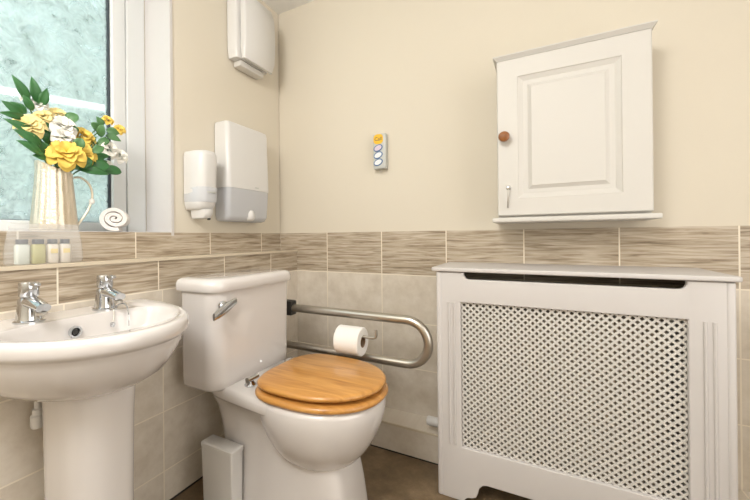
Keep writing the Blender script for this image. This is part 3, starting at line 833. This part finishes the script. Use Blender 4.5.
F_ = [  # y, z, x, radius, petals, openness, label, kind
    ((-.002, -1.018, 1.146), .040, 'yellow', 1., 'large open yellow rose at the front of the jug', 'rose'),
    ((-.020, -.962, 1.158), .033, 'yellow', .75, 'yellow rose half hidden behind a round leaf', 'rose'),
    ((-.050, -.945, 1.219), .030, 'yellow', .6, 'yellow rose beside the white roses near the middle of the bunch', 'rose'),
    ((-.035, -1.012, 1.232), .031, 'ivory', .9, 'larger white rose in the centre of the bunch', 'rose'),
    ((-.018, -1.014, 1.196), .026, 'ivory', .7, 'smaller white rose directly above the large yellow rose', 'rose'),
    ((-.030, -1.096, 1.212), .031, 'pale', .6, 'pale yellow rose at the outer edge above the jug spout', 'rose'),
    ((-.055, -1.056, 1.250), .022, 'pale', .4, 'closed pale yellow rose beside the larger white rose', 'rose'),
    ((-.070, -1.060, 1.286), .021, 'ivory', .3, 'closed ivory rosebud near the top leaves', 'rose'),
    ((-.075, -1.012, 1.272), .024, 'pale', .9, 'pale yellow open rose at the top of the bunch', 'rose'),
    ((-.055, -.870, 1.290), .016, 'yellow', .15, 'yellow bud topmost among those at the window frame side', 'rosebud'),
    ((-.045, -.836, 1.266), .016, 'yellow', .2, 'yellow bud lower and further out over the window frame', 'rosebud'),
    ((-.040, -.868, 1.192), .026, 'ivory', 1., 'white blossom below the two yellow buds', 'blossom'),
    ((-.050, -.832, 1.180), .023, 'ivory', 1., 'white blossom furthest out against the window frame', 'blossom'),
    ((-.040, -.876, 1.132), .017, 'ivory', .8, 'small white blossom low above the jug handle', 'blossom'),
    ((-.075, -1.090, 1.296), .011, 'ivory', .4, 'tiny white bud among the tall dark leaves', 'rosebud'),
]
for p, R, m_, op, lab, kd in F_:
    p = Vector(p)+Vector((0, .012, .002)); R *= 1.18
    f = (p-neck).normalized()*.55+(C0-p).normalized()*.75+Vector((random.uniform(-.2, .2), random.uniform(-.2, .2), .25))
    rose(p, f, R, m_, lab, {'rose': 'roses in the jug', 'rosebud': 'buds in the jug', 'blossom': 'white blossoms in the jug'}[kd], op, kd)
def leaf_bm(base, tip, W, nrm, droop=.12, round_=False):
    base, tip, nrm = Vector(base), Vector(tip), Vector(nrm).normalized()
    d = tip-base; L = d.length; d = d.normalized(); s = d.cross(nrm).normalized(); u = s.cross(d)
    bm = bmesh.new(); n = 10; rows = []
    for i in range(n+1):
        a = i/n
        w_ = W*(math.sin(PI*a)**.6 if round_ else math.sin(PI*a**.8)**.95)
        c = base+d*L*a+u*(L*droop*math.sin(PI*a))
        rows.append([bm.verts.new(c+s*w_*b+u*w_*.35*abs(b)) for b in (-1, -.5, 0, .5, 1)])
    for i in range(n):
        for j in range(4): bm.faces.new((rows[i][j], rows[i][j+1], rows[i+1][j+1], rows[i+1][j]))
    bmesh.ops.remove_doubles(bm, verts=bm.verts, dist=1e-6)
    r = bmesh.ops.extrude_face_region(bm, geom=bm.faces[:])
    bmesh.ops.translate(bm, verts=[v for v in r['geom'] if isinstance(v, bmesh.types.BMVert)], vec=-u*.0006)
    return bm
def sprig(label, node, leaves, m_):
    sh = Vector((0, .010, 0)); node = Vector(node)+sh
    t = thing('leaf_sprig', label, 'foliage sprig', neck, 'leaf sprigs in the jug')
    obj('stem', tube(catmull([neck+Vector((0, 0, -.02)), neck.lerp(node, .55)+Vector((0, 0, .008)), node], 6), .0017, 6), M['stem'], t)
    for b_, tp2, w_, rd_ in leaves:
        b_ = Vector(b_)+sh; tp2 = Vector(tp2)+sh
        nrm = (C0-b_).normalized()+Vector((random.uniform(-.35, .35), random.uniform(-.35, .35), random.uniform(.0, .5)))
        obj('leaf', leaf_bm(b_, tp2, w_, nrm, .10, rd_), M[m_], t, 180)
sprig('tall dark green sprig rising highest from the bunch', (-.072, -1.058, 1.285),
      [((-.07, -1.078, 1.283), (-.06, -1.122, 1.346), .013, 0), ((-.072, -1.058, 1.285), (-.06, -1.077, 1.358), .014, 0), ((-.068, -1.055, 1.278), (-.05, -1.043, 1.334), .013, 0), ((-.07, -1.07, 1.262), (-.06, -1.098, 1.30), .011, 0)], 'leaf')
sprig('dark green sprig spreading out level with the pale yellow rose', (-.055, -1.10, 1.235),
      [((-.05, -1.10, 1.238), (-.045, -1.150, 1.262), .013, 0), ((-.055, -1.09, 1.246), (-.06, -1.125, 1.270), .013, 0), ((-.045, -1.098, 1.232), (-.03, -1.16, 1.225), .011, 0)], 'leaf')
sprig('dark green sprig drooping over the glass beside the jug spout', (-.035, -1.075, 1.165),
      [((-.035, -1.07, 1.178), (-.03, -1.152, 1.212), .014, 0), ((-.03, -1.065, 1.160), (-.02, -1.135, 1.186), .014, 0), ((-.03, -1.062, 1.130), (-.02, -1.128, 1.158), .014, 0), ((-.03, -1.055, 1.125), (-.025, -1.09, 1.125), .011, 0)], 'leaf')
sprig('round leaved green sprig between the white and yellow roses', (-.045, -.985, 1.205),
      [((-.055, -.990, 1.245), (-.045, -.965, 1.278), .018, 1), ((-.028, -1.000, 1.205), (-.015, -1.004, 1.180), .012, 0), ((-.010, -.985, 1.160), (.005, -.978, 1.195), .016, 1), ((-.04, -.975, 1.215), (-.03, -.99, 1.24), .013, 0), ((-.012, -.940, 1.160), (-.01, -.905, 1.185), .014, 0)], 'leaf2')
sprig('mid green sprig carrying leaves below the yellow buds', (-.06, -.885, 1.255),
      [((-.06, -.885, 1.262), (-.055, -.905, 1.292), .012, 0), ((-.055, -.875, 1.255), (-.04, -.838, 1.248), .014, 0), ((-.06, -.89, 1.250), (-.05, -.925, 1.265), .013, 1), ((-.05, -.88, 1.235), (-.035, -.836, 1.222), .012, 0), ((-.05, -.895, 1.225), (-.03, -.90, 1.262), .013, 1), ((-.05, -.905, 1.20), (-.04, -.872, 1.22), .013, 1)], 'leaf2')
sprig('broad leaved sprig spilling over the jug rim and handle', (-.03, -.955, 1.125),
      [((-.02, -.985, 1.118), (.0, -.945, 1.132), .020, 1), ((-.03, -.945, 1.112), (-.01, -.888, 1.128), .019, 1), ((-.04, -.900, 1.118), (-.03, -.838, 1.116), .016, 1), ((-.02, -.98, 1.105), (-.0, -.895, 1.096), .014, 0), ((-.035, -.93, 1.135), (-.02, -.90, 1.160), .015, 1), ((-.01, -1.01, 1.118), (.005, -.985, 1.098), .013, 0), ((-.035, -.91, 1.15), (-.03, -.88, 1.165), .012, 0)], 'leaf')

sprig('dark leaves packed behind the large open yellow rose', (-.06, -1.015, 1.17),
      [((-.05, -1.03, 1.13), (-.035, -1.075, 1.175), .016, 0), ((-.05, -1.03, 1.165), (-.045, -1.075, 1.215), .015, 0), ((-.055, -1.02, 1.20), (-.05, -1.06, 1.24), .014, 0), ((-.055, -.99, 1.165), (-.04, -.955, 1.205), .016, 0), ((-.06, -1.0, 1.22), (-.06, -1.03, 1.262), .013, 0), ((-.05, -.99, 1.13), (-.035, -.955, 1.135), .015, 0)], 'leaf')
sprig('dark leaves filling the gap under the white blossoms', (-.06, -.925, 1.16),
      [((-.055, -.925, 1.15), (-.05, -.885, 1.185), .015, 0), ((-.05, -.925, 1.13), (-.04, -.875, 1.145), .015, 0), ((-.06, -.935, 1.18), (-.055, -.905, 1.225), .014, 0), ((-.055, -.945, 1.165), (-.05, -.925, 1.21), .014, 0), ((-.06, -.905, 1.19), (-.055, -.868, 1.215), .013, 0)], 'leaf2')
# ------------------------------------------------------------------ lights, sky, camera
W_ = bpy.data.worlds.new('World'); S.world = W_; W_.use_nodes = True
bgn = W_.node_tree.nodes['Background']; bgn.inputs[0].default_value = (.96, .985, 1.03, 1); bgn.inputs[1].default_value = 5.4
def area(name, loc, size, power, col, rot):
    l = bpy.data.lights.new(name, 'AREA'); l.shape = 'DISK'; l.size = size; l.energy = power; l.color = col
    o = bpy.data.objects.new(name, l); COL.objects.link(o); o.location = loc; o.rotation_euler = rot; return o
pl = bpy.data.lights.new('added_room_light', 'POINT'); pl.energy = 47; pl.shadow_soft_size = .25; pl.color = (1, .995, .985)  # unseen soft lamp added to light the room, no pendant fitting
po = bpy.data.objects.new('added_room_light', pl); COL.objects.link(po); po.location = (.76, -1.95, 1.86)
area('added_fill_light', (XR-.03, -1.25, 1.15), 1.5, 11.5, (1, .995, 1), (0, PI/2, 0))  # added fill on the unseen right side, no doorway in that wall

cam = bpy.data.cameras.new('camera'); co = bpy.data.objects.new('camera', cam); COL.objects.link(co); S.camera = co
f_, cx_, cy_, yaw, pitch, roll = 363.256, 335.487, 236.861, -.510233, .001512, -.009401
cam.sensor_width = 36; cam.lens = f_/750*36; cam.clip_start = .02
cam.shift_x = (375-cx_)/750; cam.shift_y = (cy_-250)/750
fw = Vector((math.sin(yaw)*math.cos(pitch), math.cos(yaw)*math.cos(pitch), math.sin(pitch)))
rt = Vector((math.cos(yaw), -math.sin(yaw), 0)); up = rt.cross(fw)
r2 = rt*math.cos(roll)+up*math.sin(roll); u2 = -rt*math.sin(roll)+up*math.cos(roll)
co.matrix_world = Matrix(((r2.x, u2.x, -fw.x, C0.x), (r2.y, u2.y, -fw.y, C0.y), (r2.z, u2.z, -fw.z, C0.z), (0, 0, 0, 1)))
vs_ = S.view_settings
S.display_settings.display_device = 'sRGB'
vs_.view_transform = 'Standard'; vs_.look = 'None'; vs_.exposure = .07; vs_.gamma = 1; vs_.use_curve_mapping = False
